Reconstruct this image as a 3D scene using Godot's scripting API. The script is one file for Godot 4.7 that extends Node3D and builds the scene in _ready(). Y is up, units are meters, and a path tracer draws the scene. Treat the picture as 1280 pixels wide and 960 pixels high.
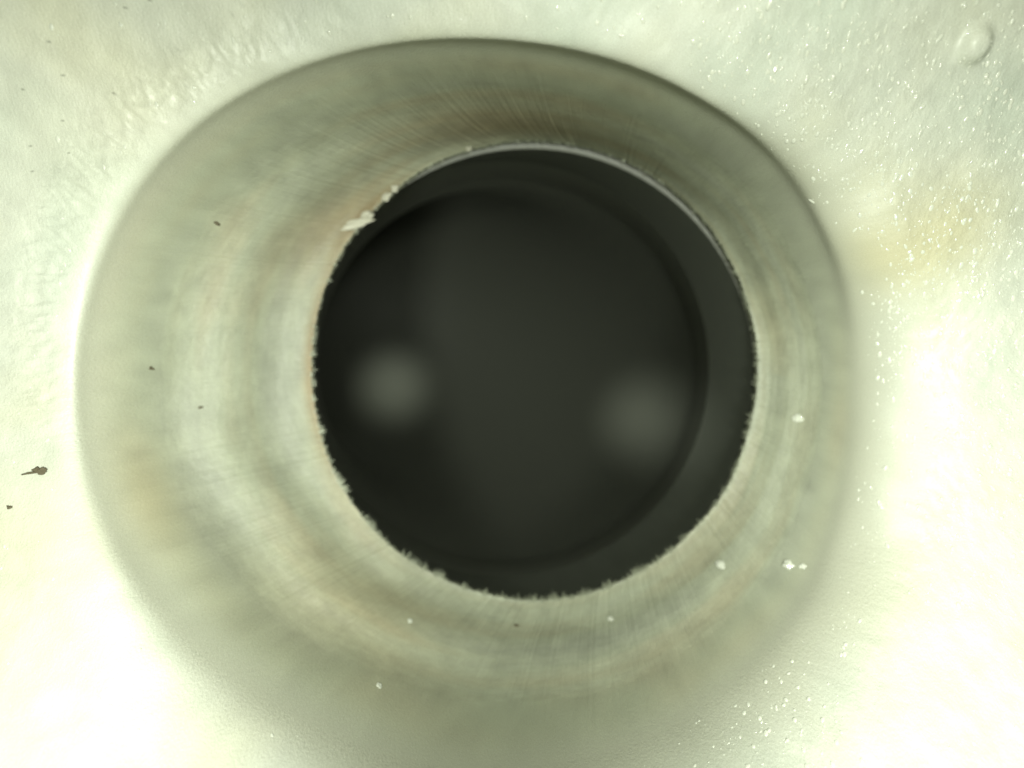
extends Node3D
# Inside a lined sewer pipe (bore 190 mm, axis along x), looking sideways into a dark side branch.

const R := 0.095          # bore of the lining
const AXIS_Y := 0.1       # height of the pipe's axis
const NT := 1440          # steps round the opening
const NB := 116           # rings on the collar
const NW := 150           # fine rings on the wall
const NF := 18            # coarse rings beyond
# the collar's mouth on the unrolled wall, and the cut hole at its bottom
const CX := -0.0075
const CS := -0.0008
const EA := 0.0725
const EB := 0.0575
const IX := 0.0051
const IY := 0.0033
const RX := 0.0511
const RY := 0.0527
const ZIN := -0.123

var rng := RandomNumberGenerator.new()
var noises := {}

func noise(seed_value: int, freq: float, kind := FastNoiseLite.TYPE_SIMPLEX_SMOOTH, octaves := 1) -> FastNoiseLite:
	var n := FastNoiseLite.new()
	n.seed = seed_value
	n.noise_type = kind
	n.frequency = freq
	n.fractal_type = FastNoiseLite.FRACTAL_FBM if octaves > 1 else FastNoiseLite.FRACTAL_NONE
	n.fractal_octaves = octaves
	return n

func tag(o: Node, label: String, category: String, group := "") -> void:
	o.set_meta("label", label)
	o.set_meta("category", category)
	if group != "":
		o.set_meta("group", group)

func part(called: String, mesh: Mesh, mat: Material, parent: Node) -> MeshInstance3D:
	var o := MeshInstance3D.new()
	o.name = called
	o.mesh = mesh
	o.material_override = mat
	parent.add_child(o, true)
	return o

func base(called: String, at: Vector3) -> Node3D:
	var o := Node3D.new()
	o.name = called
	o.position = at
	add_child(o, true)
	return o

# ---- the shape of the lining --------------------------------------------------------

func around(table: Array, th: float) -> float:
	# values at every 30 degrees, smoothly joined
	var f := fposmod(rad_to_deg(th), 360.0) / 30.0
	var i := int(f)
	var k := f - i
	k = k * k * (3.0 - 2.0 * k)
	return lerpf(table[i % 12], table[(i + 1) % 12], k)

#                  0     30     60     90    120    150    180    210    240    270    300    330
var roll_at := [.0125, .0060, .0016, .0010, .0012, .0016, .0011, .0020, .0070, .0120, .0150, .0150]
var reach_at := [.0050, .0012, .0000, .0000, .0000, .0000, .0000, .0000, .0010, .0030, .0045, .0060]
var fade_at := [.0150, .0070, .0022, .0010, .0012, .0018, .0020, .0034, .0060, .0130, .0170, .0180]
var under_at := [.0006, .0014, .0014, .0009, .0006, .0005, .0005, .0003, .0000, .0000, .0004, .0010]
var wave_at := [.0003, .0003, .0003, .0003, .0005, .0010, .0012, .0013, .0012, .0008, .0005, .0003]
var hair_at := [.5, .4, .3, .15, .2, .3, .5, .8, 1.0, 1.0, .8, .6]

func gauss(x: float, y: float, px: float, py: float, sx: float, sy: float) -> float:
	var u := (x - px) / sx
	var v := (y - py) / sy
	return exp(-u * u - v * v)

func on_wall(x: float, s: float, out: float) -> Vector3:
	# out: how far off the wall towards the axis
	var p := s / R
	return Vector3(x, AXIS_Y + (R - out) * sin(p), -(R - out) * cos(p))

func wall_relief(x: float, s: float, q: float, th: float) -> float:
	var h := 0.0
	var cell: FastNoiseLite = noises.cell
	var mid: FastNoiseLite = noises.mid
	var low: FastNoiseLite = noises.low
	# pimples in the coating: many up and to the right, few to the left
	var m := clampf(0.5 + 0.9 * low.get_noise_2d(x * 1.3 + 3.0, s * 1.3), 0.0, 1.0)
	var rightness := smoothstep(-0.03, 0.05, x + 0.25 * s)
	var c := 1.0 + cell.get_noise_2d(x * 1.35, s * 0.8)           # 0 at a cell's heart
	var bump := clampf(1.0 - c * 2.6, 0.0, 1.0)
	h += 0.00010 * bump * bump * (0.12 + 0.88 * rightness) * m
	# a blister at the upper right
	h += 0.0019 * exp(-pow(Vector2(x - 0.0722, (s - 0.0560) * 0.85).length() / 0.0021, 4.0))
	# soft unevenness of the felt
	h += 0.00042 * low.get_noise_2d(x, s) + 0.00011 * mid.get_noise_2d(x * 0.8, s * 0.55) * (0.4 + 0.6 * rightness)
	# wrinkled strip beside the upper left of the mouth
	var a := rad_to_deg(th)
	var strip := exp(-pow((q - 0.0060 - 0.002 * sin(th * 3.0)) / 0.0038, 2.0)) * smoothstep(95.0, 135.0, a) * (1.0 - smoothstep(178.0, 196.0, a))
	if strip > 0.01:
		var w1: float = 1.0 - absf(noises.wrinkle.get_noise_2d(x, s)) * 3.0
		h += 0.00042 * strip * clampf(w1, 0.0, 1.0)
	return h

func lining_point(th: float, k: int) -> Array:
	# k < 0: on the collar (-1 next to the mouth, -NB at the cut); k >= 0: on the wall. Returns [point, tone].
	var c := cos(th)
	var s := sin(th)
	var w := around(roll_at, th) * 1.0
	if k >= 0:
		var d := Vector2(EA * c, EB * s)
		var e := Vector2(CX, CS) + d + d.normalized() * around(reach_at, th)
		d = d.normalized()
		var q := 0.0
		if k < NW:
			var u := float(k) / NW
			q = 0.062 * (0.45 * u + 0.55 * u * u)
		else:
			# on to the edge of the sheet
			var far := 1e9
			var qx := ((0.16 if d.x > 0.0 else -0.16) - e.x) / d.x if absf(d.x) > 1e-6 else far
			var qs := ((PI * R * 0.5 if d.y > 0.0 else -PI * R * 0.5) - e.y) / d.y if absf(d.y) > 1e-6 else far
			q = lerpf(0.062, minf(qx, qs), float(k - NW + 1) / NF)
		var p := e + d * q
		var out := -1.05 * w * exp(-q / w)
		if k < NW:
			out += wall_relief(p.x, p.y, q, th) * minf(1.0, q / 0.003)
		else:
			out += wall_relief(p.x, p.y, q, th) * (1.0 - float(k - NW + 1) / NF)
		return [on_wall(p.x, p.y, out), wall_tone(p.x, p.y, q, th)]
	var t := float(-k) / NB
	var dm := Vector2(EA * c, EB * s)
	var em := Vector2(CX, CS) + dm + dm.normalized() * around(reach_at, th)
	var o := on_wall(em.x, em.y, -1.05 * w)
	var jag: float = noises.jag.get_noise_2d(c * 0.05, s * 0.05)
	var i := Vector3(IX + (RX + 0.00028 * jag) * c, AXIS_Y + IY + (RY + 0.00028 * jag) * s, ZIN + 0.0012 * noises.low.get_noise_2d(c * 0.03, s * 0.03 + 5.0))
	var wr := pow(t, 1.1)
	var wd := 1.0 - pow(1.0 - t, 1.35)
	var p3 := Vector3(lerpf(o.x, i.x, wr), lerpf(o.y, i.y, wr), lerpf(o.z, i.z, wd))
	# the mouth's lip overhangs a little along the top
	p3 += Vector3(c, s, 0) * around(under_at, th) * (t / 0.07) * exp(1.0 - t / 0.07)
	# swells that run round the collar
	var ph: float = 0.2 * noises.low.get_noise_2d(c * 0.02, s * 0.02)
	var amp := around(wave_at, th) * 3.0 * t * (1.0 - t)
	var wave: float = amp * sin(TAU * (t * 2.1 + ph)) + 0.00012 * noises.groove.get_noise_3d(c * 0.5, s * 0.5, t * 6.0) * minf(1.0, t * 8.0)
	wave += 0.00005 * noises.mid.get_noise_3d(p3.x, p3.y, p3.z)
	p3 += Vector3(-c * 0.6, -s * 0.6, 0.8) * wave
	return [p3, collar_tone(c, s, t, th, p3)]

func mix3(a: Color, b: Color, k: float) -> Color:
	return a.lerp(b, clampf(k, 0.0, 1.0))

func wall_tone(x: float, s: float, q: float, th: float) -> Color:
	var n: float = noises.stain.get_noise_2d(x, s)
	var col := Color(0.64, 0.67, 0.60)
	col = mix3(col, Color(0.62, 0.62, 0.46), 0.4 * clampf(n * 1.8, 0.0, 1.0))
	col = mix3(col, Color(0.56, 0.62, 0.55), 0.7 * clampf(-n * 1.8, 0.0, 1.0))
	# yellowish streak right of the mouth, yellow patches to the left
	col = mix3(col, Color(0.52, 0.47, 0.24), 0.75 * gauss(x, s, 0.060, 0.021, 0.016, 0.007) + 0.45 * gauss(x, s, 0.077, 0.030, 0.012, 0.008))
	col = mix3(col, Color(0.62, 0.60, 0.45), 0.3 * gauss(x, s, -0.066, 0.045, 0.02, 0.02) + 0.4 * gauss(x, s, -0.085, -0.03, 0.012, 0.02))
	col = col * (1.0 + 0.09 * noises.mid.get_noise_2d(x * 0.3, s * 0.3))
	# felt tone carried past the rounded lip, painting its soft shade into the wall
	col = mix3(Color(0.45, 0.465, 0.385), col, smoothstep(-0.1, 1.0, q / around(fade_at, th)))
	# small dark pinholes near the wrinkled strip
	var d: float = noises.pin.get_noise_2d(x, s)
	if d < -0.972 and x < -0.035 and s > 0.035 and q < 0.022 and q > 0.004:
		col = mix3(col, Color(0.16, 0.17, 0.13), 0.7)
	return col

func collar_tone(c: float, s: float, t: float, th: float, p: Vector3) -> Color:
	var streak: float = noises.groove.get_noise_3d(c * 0.55 + 9.0, s * 0.55, t * 6.0)
	var blot: float = noises.stain.get_noise_3d(p.x, p.y, p.z + 0.3)
	var col := Color(0.362, 0.388, 0.298)
	col = mix3(col, Color(0.365, 0.340, 0.240), 0.6 * clampf(streak * 1.4 + blot, 0.0, 1.0))
	col = mix3(col, Color(0.315, 0.335, 0.280), 0.65 * clampf(-streak * 1.4 - blot, 0.0, 1.0))
	var a := rad_to_deg(th)
	# brown seepage over the top, at the burr, and low on the left
	col = mix3(col, Color(0.26, 0.19, 0.10), 0.6 * gauss(a, t, 92.0, 0.66, 22.0, 0.26) + 0.55 * gauss(a, t, 142.0, 0.80, 15.0, 0.16))
	col = mix3(col, Color(0.42, 0.37, 0.22), 0.5 * gauss(a, t, 195.0, 0.99, 40.0, 0.05) + 0.5 * gauss(a, t, 203.0, 0.14, 12.0, 0.14) + 0.4 * gauss(a, t, 238.0, 0.55, 18.0, 0.3) + 0.3 * gauss(a, t, 10.0, 0.75, 12.0, 0.12))
	col = mix3(col, Color(0.24, 0.16, 0.065), 0.8 * gauss(a, t, 178.0, 1.0, 24.0, 0.04) + 0.6 * gauss(a, t, 138.0, 0.95, 14.0, 0.07))
	col = col * (1.0 + 0.16 * noises.mid.get_noise_3d(p.x * 0.28, p.y * 0.28, p.z * 0.28) + 0.10 * noises.mid.get_noise_3d(c * 0.02, s * 0.02, t * 0.09))
	# combed fibres towards the cut
	var comb: float = noises.comb.get_noise_3d(c * 1.0, s * 1.0, t * 0.16)
	col = col * (1.0 + 0.085 * comb * smoothstep(0.6, 1.0, t + 0.12 * blot) * (0.35 + 0.65 * around(hair_at, th)))
	# the felt blends into the coated wall at the mouth
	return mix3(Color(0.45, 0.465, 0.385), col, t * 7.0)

func slice_mesh(pts: PackedVector3Array, nrm: PackedVector3Array, cols: PackedColorArray, from_row: int, to_row: int) -> ArrayMesh:
	var rows := to_row - from_row + 1
	var v := pts.slice(from_row * NT, (to_row + 1) * NT)
	var n := nrm.slice(from_row * NT, (to_row + 1) * NT)
	var c := cols.slice(from_row * NT, (to_row + 1) * NT)
	var idx := PackedInt32Array()
	idx.resize((rows - 1) * NT * 6)
	var at := 0
	for r in rows - 1:
		for j in NT:
			var a := r * NT + j
			var b := r * NT + (j + 1) % NT
			idx[at] = a
			idx[at + 1] = b
			idx[at + 2] = b + NT
			idx[at + 3] = a
			idx[at + 4] = b + NT
			idx[at + 5] = a + NT
			at += 6
	var arr := []
	arr.resize(Mesh.ARRAY_MAX)
	arr[Mesh.ARRAY_VERTEX] = v
	arr[Mesh.ARRAY_NORMAL] = n
	arr[Mesh.ARRAY_COLOR] = c
	arr[Mesh.ARRAY_INDEX] = idx
	var m := ArrayMesh.new()
	m.add_surface_from_arrays(Mesh.PRIMITIVE_TRIANGLES, arr)
	return m

func grid_normals(pts: PackedVector3Array, rows: int) -> PackedVector3Array:
	var nrm := PackedVector3Array()
	nrm.resize(pts.size())
	for r in rows:
		var r0 := maxi(r - 1, 0) * NT
		var r1 := mini(r + 1, rows - 1) * NT
		for j in NT:
			var dt := pts[r * NT + (j + 1) % NT] - pts[r * NT + (j + NT - 1) % NT]
			var dr := pts[r1 + j] - pts[r0 + j]
			nrm[r * NT + j] = dr.cross(dt).normalized()
	return nrm

func ring_mesh(rings: Array, n: int, closed := true) -> ArrayMesh:
	# rings: arrays of n points, joined in order
	var st := SurfaceTool.new()
	st.begin(Mesh.PRIMITIVE_TRIANGLES)
	st.set_smooth_group(0)
	for r in rings:
		for p in r:
			st.add_vertex(p)
	for r in rings.size() - 1:
		for j in (n if closed else n - 1):
			var a := r * n + j
			var b := r * n + (j + 1) % n
			for i in [a, b, b + n, a, b + n, a + n]:
				st.add_index(i)
	st.generate_normals()
	return st.commit()

func circle(at: Vector3, u: Vector3, v: Vector3, r: float, n := 96) -> PackedVector3Array:
	var out := PackedVector3Array()
	for j in n:
		var a := TAU * j / n
		out.append(at + (u * cos(a) + v * sin(a)) * r)
	return out

func spike(st: SurfaceTool, at: Vector3, tip: Vector3, wide: float) -> void:
	var d := (tip - at).normalized()
	var u := d.cross(Vector3(0.3, 0.5, 0.81)).normalized() * wide
	var v := d.cross(u).normalized() * wide
	var mid := at.lerp(tip, 0.55) + v * 0.8
	for k in 3:
		var a := TAU * k / 3.0
		var b := TAU * (k + 1) / 3.0
		var a0 := at + u * cos(a) + v * sin(a)
		var b0 := at + u * cos(b) + v * sin(b)
		var a1 := mid + (u * cos(a) + v * sin(a)) * 0.6
		var b1 := mid + (u * cos(b) + v * sin(b)) * 0.6
		for p in [a0, b0, b1, a0, b1, a1, a1, b1, tip]:
			st.add_vertex(p)

func lump_mesh(seed_value: int, rough: float, squash: float, nu := 28, nv := 16) -> ArrayMesh:
	# an uneven pebble of radius 1, flattened along z
	var n := noise(seed_value, 0.9, FastNoiseLite.TYPE_SIMPLEX_SMOOTH, 3)
	var rings := []
	for i in nv + 1:
		var b := PI * i / nv
		var ring := PackedVector3Array()
		for j in nu:
			var a := TAU * j / nu
			var d := Vector3(sin(b) * cos(a), sin(b) * sin(a), cos(b))
			var r := 1.0 + rough * n.get_noise_3dv(d)
			ring.append(Vector3(d.x * r, d.y * r, d.z * r * squash))
		rings.append(ring)
	return ring_mesh(rings, nu)

func wall_frame(x: float, s: float, lift := 0.0) -> Transform3D:
	# z points off the wall, y runs round the pipe
	var p := s / R
	var z := Vector3(0, -sin(p), cos(p))
	var y := Vector3(0, cos(p), sin(p))
	return Transform3D(Basis(Vector3(1, 0, 0), y, z), on_wall(x, s, lift))

func collar_frame(deg: float, t: float) -> Transform3D:
	var th := deg_to_rad(deg)
	var k := -maxi(2, int(round(t * NB)))
	var p: Vector3 = lining_point(th, k)[0]
	var pt: Vector3 = lining_point(th + 0.02, k)[0] - lining_point(th - 0.02, k)[0]
	var pr: Vector3 = lining_point(th, k + 1)[0] - lining_point(th, k - 1)[0]
	var z := pt.cross(pr).normalized()
	if z.z < 0.0:
		z = -z
	var x := pt.normalized()
	return Transform3D(Basis(x, z.cross(x), z), p)

func _ready() -> void:
	# ---- camera, air and lamps ----
	var cam := Camera3D.new()
	cam.name = "camera"
	cam.position = Vector3(0, AXIS_Y, 0.015)
	cam.fov = 65.0
	cam.near = 0.004
	cam.far = 20.0
	var optics := CameraAttributesPhysical.new()
	optics.frustum_focal_length = 18.835      # a picture height of 24 mm: 65 degrees
	optics.frustum_focus_distance = 0.104
	optics.exposure_aperture = 6.5
	optics.frustum_near = 0.004
	optics.frustum_far = 20.0
	cam.attributes = optics
	add_child(cam)
	cam.current = true
	var env := Environment.new()
	env.background_mode = Environment.BG_COLOR
	env.background_color = Color(0, 0, 0)
	env.tonemap_mode = Environment.TONE_MAPPER_LINEAR
	env.tonemap_exposure = 0.68
	env.sdfgi_enabled = true
	env.ssao_enabled = true
	env.ssil_enabled = true
	var we := WorldEnvironment.new()
	we.environment = env
	add_child(we)
	# lamps of the crawler: one to each side, turned outwards; the fill and two narrow beams are added
	lamp("lamp", Vector3(-0.046, AXIS_Y - 0.022, 0.012), Vector3(-0.098, AXIS_Y - 0.022, -0.095), 60.0, 0.036, 0.006)
	lamp("lamp", Vector3(0.050, AXIS_Y - 0.034, 0.012), Vector3(0.100, AXIS_Y - 0.050, -0.095), 58.0, 0.0285, 0.006)
	lamp("lamp", Vector3(0.016, AXIS_Y + 0.028, 0.012), Vector3(0.045, AXIS_Y + 0.030, -0.10), 75.0, 0.018, 0.006)  # added fill for the upper right wall, not a known crawler lamp
	added_beam(-0.005, Vector3(-0.199, -0.007, -1.0), 3.9, 0.17)  # added beams, aimed to make the two soft bright patches in the branch
	added_beam(0.005, Vector3(0.223, -0.060, -1.0), 4.8, 0.14)

	# ---- noise shared by shape and tone ----
	noises = {
		"low": noise(3, 55.0, FastNoiseLite.TYPE_SIMPLEX_SMOOTH, 2),
		"mid": noise(5, 520.0, FastNoiseLite.TYPE_SIMPLEX_SMOOTH, 3),
		"cell": noise(7, 330.0, FastNoiseLite.TYPE_CELLULAR),
		"pin": noise(8, 190.0, FastNoiseLite.TYPE_CELLULAR),
		"wrinkle": noise(9, 240.0, FastNoiseLite.TYPE_SIMPLEX_SMOOTH, 3),
		"stain": noise(11, 26.0, FastNoiseLite.TYPE_SIMPLEX_SMOOTH, 3),
		"groove": noise(13, 0.9, FastNoiseLite.TYPE_SIMPLEX_SMOOTH, 2),
		"comb": noise(17, 55.0, FastNoiseLite.TYPE_SIMPLEX_SMOOTH, 2),
		"jag": noise(15, 1500.0, FastNoiseLite.TYPE_SIMPLEX_SMOOTH, 3),
	}
	noises.cell.cellular_return_type = FastNoiseLite.RETURN_DISTANCE
	noises.pin.cellular_return_type = FastNoiseLite.RETURN_DISTANCE

	# ---- materials ----
	var grain := NoiseTexture2D.new()
	grain.width = 512
	grain.height = 512
	grain.seamless = true
	grain.as_normal_map = true
	grain.bump_strength = 3.0
	grain.noise = noise(21, 0.035, FastNoiseLite.TYPE_SIMPLEX_SMOOTH, 4)
	var coat := StandardMaterial3D.new()
	coat.vertex_color_use_as_albedo = true
	coat.roughness = 0.5
	coat.clearcoat_enabled = true
	coat.clearcoat = 0.22
	coat.clearcoat_roughness = 0.3
	coat.normal_enabled = true
	coat.normal_texture = grain
	coat.normal_scale = 1.1
	coat.uv1_triplanar = true
	coat.uv1_world_triplanar = true
	coat.uv1_scale = Vector3.ONE * 80.0
	var mottle := NoiseTexture2D.new()
	mottle.width = 512
	mottle.height = 512
	mottle.seamless = true
	mottle.normalize = true
	mottle.noise = noise(23, 0.11, FastNoiseLite.TYPE_SIMPLEX_SMOOTH, 4)
	var ramp := Gradient.new()
	ramp.colors = PackedColorArray([Color(0.86, 0.85, 0.82), Color(1, 1, 1)])
	mottle.color_ramp = ramp
	coat.albedo_texture = mottle
	var felt := coat.duplicate() as StandardMaterial3D
	felt.normal_scale = 0.6
	felt.clearcoat = 0.12
	felt.clearcoat_roughness = 0.3
	felt.roughness = 0.55
	var plain := StandardMaterial3D.new()
	plain.albedo_color = Color(0.60, 0.62, 0.53).linear_to_srgb()
	plain.roughness = 0.4
	var fibre := StandardMaterial3D.new()
	fibre.albedo_color = Color(0.36, 0.38, 0.29).linear_to_srgb()
	fibre.roughness = 0.6
	var chalk := StandardMaterial3D.new()
	chalk.albedo_color = Color(0.48, 0.47, 0.38).linear_to_srgb()
	chalk.roughness = 0.5
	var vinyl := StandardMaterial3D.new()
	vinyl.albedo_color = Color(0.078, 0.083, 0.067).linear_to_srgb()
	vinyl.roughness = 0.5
	vinyl.normal_enabled = true
	vinyl.normal_texture = grain
	vinyl.normal_scale = 0.25
	vinyl.uv1_triplanar = true
	vinyl.uv1_world_triplanar = true
	vinyl.uv1_scale = Vector3.ONE * 30.0
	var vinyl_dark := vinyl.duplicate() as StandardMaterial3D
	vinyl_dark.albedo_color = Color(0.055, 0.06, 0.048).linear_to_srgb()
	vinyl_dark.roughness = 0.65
	var vinyl_edge := StandardMaterial3D.new()
	vinyl_edge.albedo_color = Color(0.20, 0.205, 0.18).linear_to_srgb()
	vinyl_edge.roughness = 0.45
	var soil := StandardMaterial3D.new()
	soil.albedo_color = Color(0.10, 0.085, 0.05).linear_to_srgb()
	soil.roughness = 0.8
	var gloss := StandardMaterial3D.new()
	gloss.albedo_color = Color(0.62, 0.64, 0.55).linear_to_srgb()
	gloss.roughness = 0.12
	gloss.clearcoat_enabled = true
	gloss.clearcoat = 1.0
	gloss.clearcoat_roughness = 0.03

	# ---- the lining ----
	var lining := base("pipe_lining", Vector3.ZERO)
	tag(lining, "glossy pale green-white pipe lining, dimpled into a cut round side opening", "pipe lining")
	var rows := NB + NW + NF
	var pts := PackedVector3Array()
	var cols := PackedColorArray()
	pts.resize(rows * NT)
	cols.resize(rows * NT)
	for r in rows:
		for j in NT:
			var got := lining_point(TAU * j / NT, r - NB)
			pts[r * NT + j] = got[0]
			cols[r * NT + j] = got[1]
	# ease the rounded lip: wide to the right and below, barely elsewhere
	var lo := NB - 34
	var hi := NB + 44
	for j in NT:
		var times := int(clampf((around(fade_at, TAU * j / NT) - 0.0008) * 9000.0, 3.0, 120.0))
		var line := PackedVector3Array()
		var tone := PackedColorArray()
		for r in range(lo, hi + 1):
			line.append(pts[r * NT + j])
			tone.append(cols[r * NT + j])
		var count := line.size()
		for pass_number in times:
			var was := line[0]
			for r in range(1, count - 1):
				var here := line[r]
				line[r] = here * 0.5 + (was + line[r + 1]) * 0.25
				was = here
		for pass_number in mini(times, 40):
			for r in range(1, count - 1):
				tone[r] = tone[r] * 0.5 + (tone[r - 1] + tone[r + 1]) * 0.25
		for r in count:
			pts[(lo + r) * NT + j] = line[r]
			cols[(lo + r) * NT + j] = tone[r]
	# the sheet's four corners
	for cx in [-0.16, 0.16]:
		for cs in [-PI * R * 0.5, PI * R * 0.5]:
			var at := on_wall(cx, cs, 0.0)
			var best := 0
			for j in NT:
				if pts[(rows - 1) * NT + j].distance_squared_to(at) < pts[(rows - 1) * NT + best].distance_squared_to(at):
					best = j
			pts[(rows - 1) * NT + best] = at
	var nrm := grid_normals(pts, rows)
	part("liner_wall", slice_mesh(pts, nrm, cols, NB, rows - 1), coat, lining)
	part("branch_collar", slice_mesh(pts, nrm, cols, 0, NB), felt, lining)

	# drips and pimples of clear resin all over the coated wall
	rng.seed = 77
	var spots: Array[Transform3D] = []
	while spots.size() < 9500:
		var u := rng.randf()
		u = lerpf(u, sqrt(u), 0.6)
		var r := NB + 1 + int(u * (NW - 2))
		var at := r * NT + rng.randi() % NT
		var p := pts[at]
		var x := p.x
		var y := p.y - AXIS_Y
		if absf(y) > 0.085 or p.z > -0.03:
			continue
		var patch: float = 0.55 + 0.8 * noises.low.get_noise_2d(x * 0.35 + 8.0, y * 0.35) + 0.5 * noises.low.get_noise_2d(x * 1.5 + 2.0, y * 1.5)
		var keep := clampf(patch, 0.04, 1.0) * (0.06 + 0.94 * smoothstep(-0.03, 0.05, x + 0.5 * y)) * smoothstep(-4.0, 30.0, float(r - NB))
		if rng.randf() > keep:
			continue
		var size := 0.00009 + 0.00028 * pow(rng.randf(), 3.5)
		var long := rng.randf_range(0.9, 1.5) + (1.5 * rng.randf() * rng.randf() if y > 0.0 else 0.3 * rng.randf())
		var z := nrm[at]
		var ax := Vector3(0, 1, 0).cross(z).normalized()
		spots.append(Transform3D(Basis(ax, z.cross(ax), z), p) * Transform3D(Basis(Vector3(0, 0, 1), rng.randfn(0.0, 0.35)).scaled_local(Vector3(size, size * long, size * rng.randf_range(0.3, 0.6))), Vector3.ZERO))
	var many := MultiMesh.new()
	many.transform_format = MultiMesh.TRANSFORM_3D
	many.mesh = lump_mesh(90, 0.25, 1.0, 10, 8)
	many.instance_count = spots.size()
	for k in spots.size():
		many.set_instance_transform(k, spots[k])
	var speckle := MultiMeshInstance3D.new()
	speckle.name = "resin_speckle"
	speckle.multimesh = many
	speckle.material_override = gloss
	lining.add_child(speckle, true)
	speckle.set_meta("kind", "stuff")

	# the cut through the lining
	var cut0 := pts.slice(0, NT)
	var cut1 := PackedVector3Array()
	var cut2 := PackedVector3Array()
	for j in NT:
		var a := TAU * j / NT
		var o := Vector3(cos(a), sin(a), 0)
		var f: float = noises.jag.get_noise_2d(cos(a) * 0.4, sin(a) * 0.4)
		cut1.append(cut0[j] + o * 0.0004 * f + Vector3(0, 0, -0.0012))
		cut2.append(cut0[j] + o * (0.0012 + 0.0004 * f) + Vector3(0, 0, -0.004))
	part("cut_edge", ring_mesh([cut0, cut1, cut2], NT), fibre, lining)

	# frayed fibres that stand along the cut
	rng.seed = 41
	var st := SurfaceTool.new()
	st.begin(Mesh.PRIMITIVE_TRIANGLES)
	st.set_smooth_group(-1)
	for k in 3600:
		var a := rng.randf() * TAU
		var dense := around(hair_at, a)
		dense *= clampf(0.55 + 1.1 * noises.comb.get_noise_2d(cos(a) * 0.25, sin(a) * 0.25), 0.05, 1.0)
		if rng.randf() > dense:
			continue
		var e := cut0[int(a / TAU * NT) % NT] + Vector3(0, 0, 0.0005 - rng.randf() * 0.0012)
		var inw := Vector3(-cos(a), -sin(a), 0)
		var side := Vector3(-sin(a), cos(a), 0)
		var l := rng.randf_range(0.0004, 0.0020) * (0.4 + 0.6 * dense)
		spike(st, e - inw * 0.0003, e + inw * l + side * l * rng.randf_range(-0.5, 0.5) + Vector3(0, 0, l * rng.randf_range(-0.7, 0.5)), rng.randf_range(0.00007, 0.00016))
	st.generate_normals()
	part("fibre_fringe", st.commit(), fibre, lining).set_meta("kind", "stuff")

	# chips of lining left standing at the upper left of the cut
	for b in [[141.0, 0.97, Vector3(0.0036, 0.0009, 0.0008), 14.0, 5], [139.0, 1.0, Vector3(0.0016, 0.0011, 0.0009), 30.0, 6], [131.5, 1.0, Vector3(0.0011, 0.0008, 0.0007), 40.0, 7], [128.5, 1.0, Vector3(0.0009, 0.0007, 0.0006), 40.0, 8], [107.0, 1.0, Vector3(0.0007, 0.0005, 0.0005), 10.0, 9]]:
		var th := deg_to_rad(b[0])
		var p: Vector3 = lining_point(th, -int(b[1] * NB))[0]
		var m := part("burr", lump_mesh(b[4], 0.9, 1.0), chalk, lining)
		m.transform = Transform3D(Basis(Vector3(0, 0, 1), deg_to_rad(b[3])).scaled_local(b[2]), p + Vector3(0, 0, 0.0005))

	# the rest of the pipe round and behind the camera
	var shell := []
	for i in 2:
		var ring := PackedVector3Array()
		for j in 97:
			var p := PI * 0.5 + PI * j / 96.0
			ring.append(Vector3(-0.16 + 0.32 * i, AXIS_Y + R * sin(p), -R * cos(p)))
		shell.append(ring)
	part("liner_barrel", ring_mesh(shell, 97, false), plain, lining)
	for side in [-1.0, 1.0]:
		var tube := []
		for x in [0.16, 0.7]:
			tube.append(circle(Vector3(side * x, AXIS_Y, 0), Vector3(0, 0, -1), Vector3(0, 1, 0), R, 192))
		part("liner_barrel", ring_mesh(tube, 192), plain, lining)

	# ---- the side branch behind the cut ----
	var origin := Vector3(IX, AXIS_Y + IY, ZIN)
	var branch := base("branch_pipe", origin)
	tag(branch, "dark grey plastic branch pipe bending away behind the round opening", "pipe")
	var ex := Vector3(1, 0, 0)
	var ey := Vector3(0, 1, 0)
	var mouth := Vector3(-0.0078, 0.0009, -0.0220)
	# socket, its pale end peeping out at the upper right
	var sc := Vector3(-0.0011, -0.0010, -0.0045)
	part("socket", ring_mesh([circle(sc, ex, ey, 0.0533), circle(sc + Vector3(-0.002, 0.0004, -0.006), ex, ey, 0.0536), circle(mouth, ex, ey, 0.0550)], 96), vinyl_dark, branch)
	part("socket_rim", ring_mesh([circle(sc, ex, ey, 0.0590), circle(sc + Vector3(0, 0, 0.0004), ex, ey, 0.0536), circle(sc, ex, ey, 0.0533)], 96), vinyl_edge, branch)
	# the socket's inner end steps out into the bend
	var toward := Vector3(-0.85, 0.52, 0).normalized()
	var fwd := Vector3(0, 0, -1)
	var bend := []
	var rb := 0.0580
	for step in [[0.0, 0.0550], [0.005, 0.0554], [0.012, 0.0562], [0.020, 0.0574]]:
		bend.append(circle(mouth + fwd * step[0], ex, ey, step[1]))
	var start := mouth + fwd * 0.024
	var side_axis := fwd.cross(toward).normalized()
	var cr := 0.072
	for i in 33:
		var a := deg_to_rad(90.0) * i / 32.0
		var at := start + fwd * sin(a) * cr + toward * (1.0 - cos(a)) * cr
		var q := Basis(side_axis, a)
		bend.append(circle(at, q * ex, q * ey, rb))
	var last := start + fwd * cr + toward * cr
	var qe := Basis(side_axis, PI * 0.5)
	bend.append(circle(last + toward * 0.6, qe * ex, qe * ey, rb))
	part("bend", ring_mesh(bend, 96), vinyl, branch)

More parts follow.
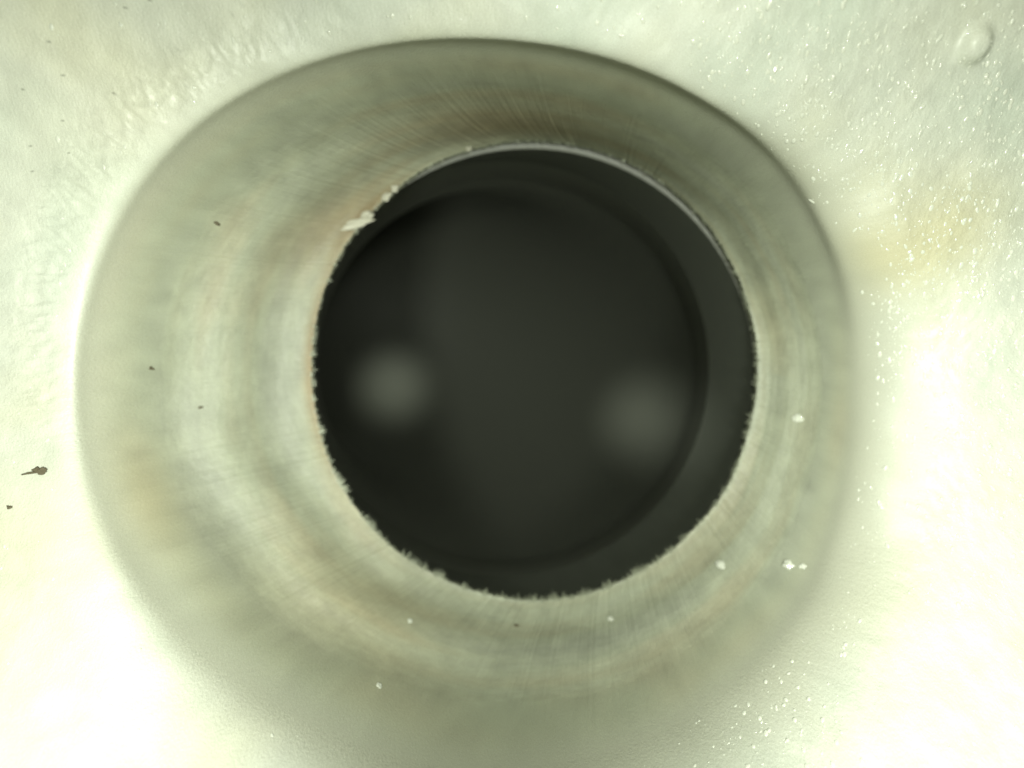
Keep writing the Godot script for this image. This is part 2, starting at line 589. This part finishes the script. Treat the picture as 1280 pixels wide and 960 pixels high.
	# ---- loose bits: dirt flecks and resin beads ----
	var flecks := [
		["black ragged dirt fleck on the bright wall left of the collar", Transform3D(wall_frame(-0.0850, -0.0157, 0.0002)), Vector3(0.0011, 0.0006, 0.0003), 51],
		["faint dark dirt fleck at the far left edge of the picture", Transform3D(wall_frame(-0.0893, -0.0222, 0.0002)), Vector3(0.0005, 0.0004, 0.0002), 52],
		["tiny dark speck high on the collar, upper left of the opening", collar_frame(146.0, 0.34), Vector3(0.0003, 0.0006, 0.0002), 53],
		["tiny dark speck on the collar's left flank, level with the lit patches", collar_frame(177.0, 0.27), Vector3(0.0003, 0.0005, 0.0002), 54],
		["faint speck on the collar between the opening and the left mouth edge", collar_frame(186.0, 0.46), Vector3(0.00025, 0.00045, 0.0002), 55],
		["dark speck on the collar straight below the opening", collar_frame(269.0, 0.78), Vector3(0.0005, 0.0003, 0.0003), 56],
	]
	for f in flecks:
		var o := base("dirt_fleck", Vector3.ZERO)
		o.transform = f[1]
		tag(o, f[0], "dirt fleck", "dirt flecks on the lining")
		var m := part("crumb", lump_mesh(f[3], 1.1, 1.0, 22, 12), soil, o)
		m.scale = f[2]
		if f[3] == 51:
			var tail := part("shred", lump_mesh(60, 0.8, 1.0, 18, 10), soil, o)
			tail.transform = Transform3D(Basis(Vector3(0, 0, 1), 0.15).scaled_local(Vector3(0.0015, 0.0002, 0.0002)), Vector3(-0.0015, -0.0004, 0))
	var drops := [
		["glinting resin bead on the collar right of the opening", collar_frame(-8.0, 0.52), 0.0012],
		["brightest resin bead on the collar below and right of the opening", collar_frame(-43.0, 0.60), 0.0012],
		["resin bead with a pale ring near the collar's lower right mouth", collar_frame(-33.0, 0.22), 0.0013],
		["second resin bead beside the pale-ringed one at the lower right", collar_frame(-31.5, 0.14), 0.0009],
		["small resin bead on the collar below the opening, to the right", collar_frame(-70.0, 0.72), 0.0008],
		["small resin bead on the collar below the opening, to the left", collar_frame(-111.0, 0.62), 0.0007],
		["small resin bead low on the collar at the picture's bottom", collar_frame(-107.0, 0.26), 0.0008],
	]
	for d in drops:
		var o := base("resin_bead", Vector3.ZERO)
		o.transform = d[1]
		tag(o, d[0], "bead", "resin beads on the collar")
		var m := part("resin", lump_mesh(70 + int(d[2] * 1e5) % 17, 0.7, 0.55, 20, 12), gloss, o)
		m.scale = Vector3(0.7, 0.85, 0.45) * d[2]

func added_beam(x: float, way: Vector3, cone: float, energy: float) -> void:
	var at := Vector3(x, AXIS_Y, 0.014)
	lamp("added_beam", at, Vector3(0, AXIS_Y, 0.015) + way * 0.27, cone, energy, 0.004)

func lamp(called: String, at: Vector3, target: Vector3, cone: float, energy: float, size: float) -> void:
	var l := SpotLight3D.new()
	l.name = called
	l.position = at
	l.look_at_from_position(at, target, Vector3.UP)
	l.spot_angle = cone
	l.spot_angle_attenuation = 1.0
	l.spot_range = 3.0
	l.spot_attenuation = 2.0
	l.light_energy = energy
	l.light_color = Color(0.98, 1.0, 0.945)
	l.light_size = size
	l.shadow_enabled = true
	add_child(l, true)
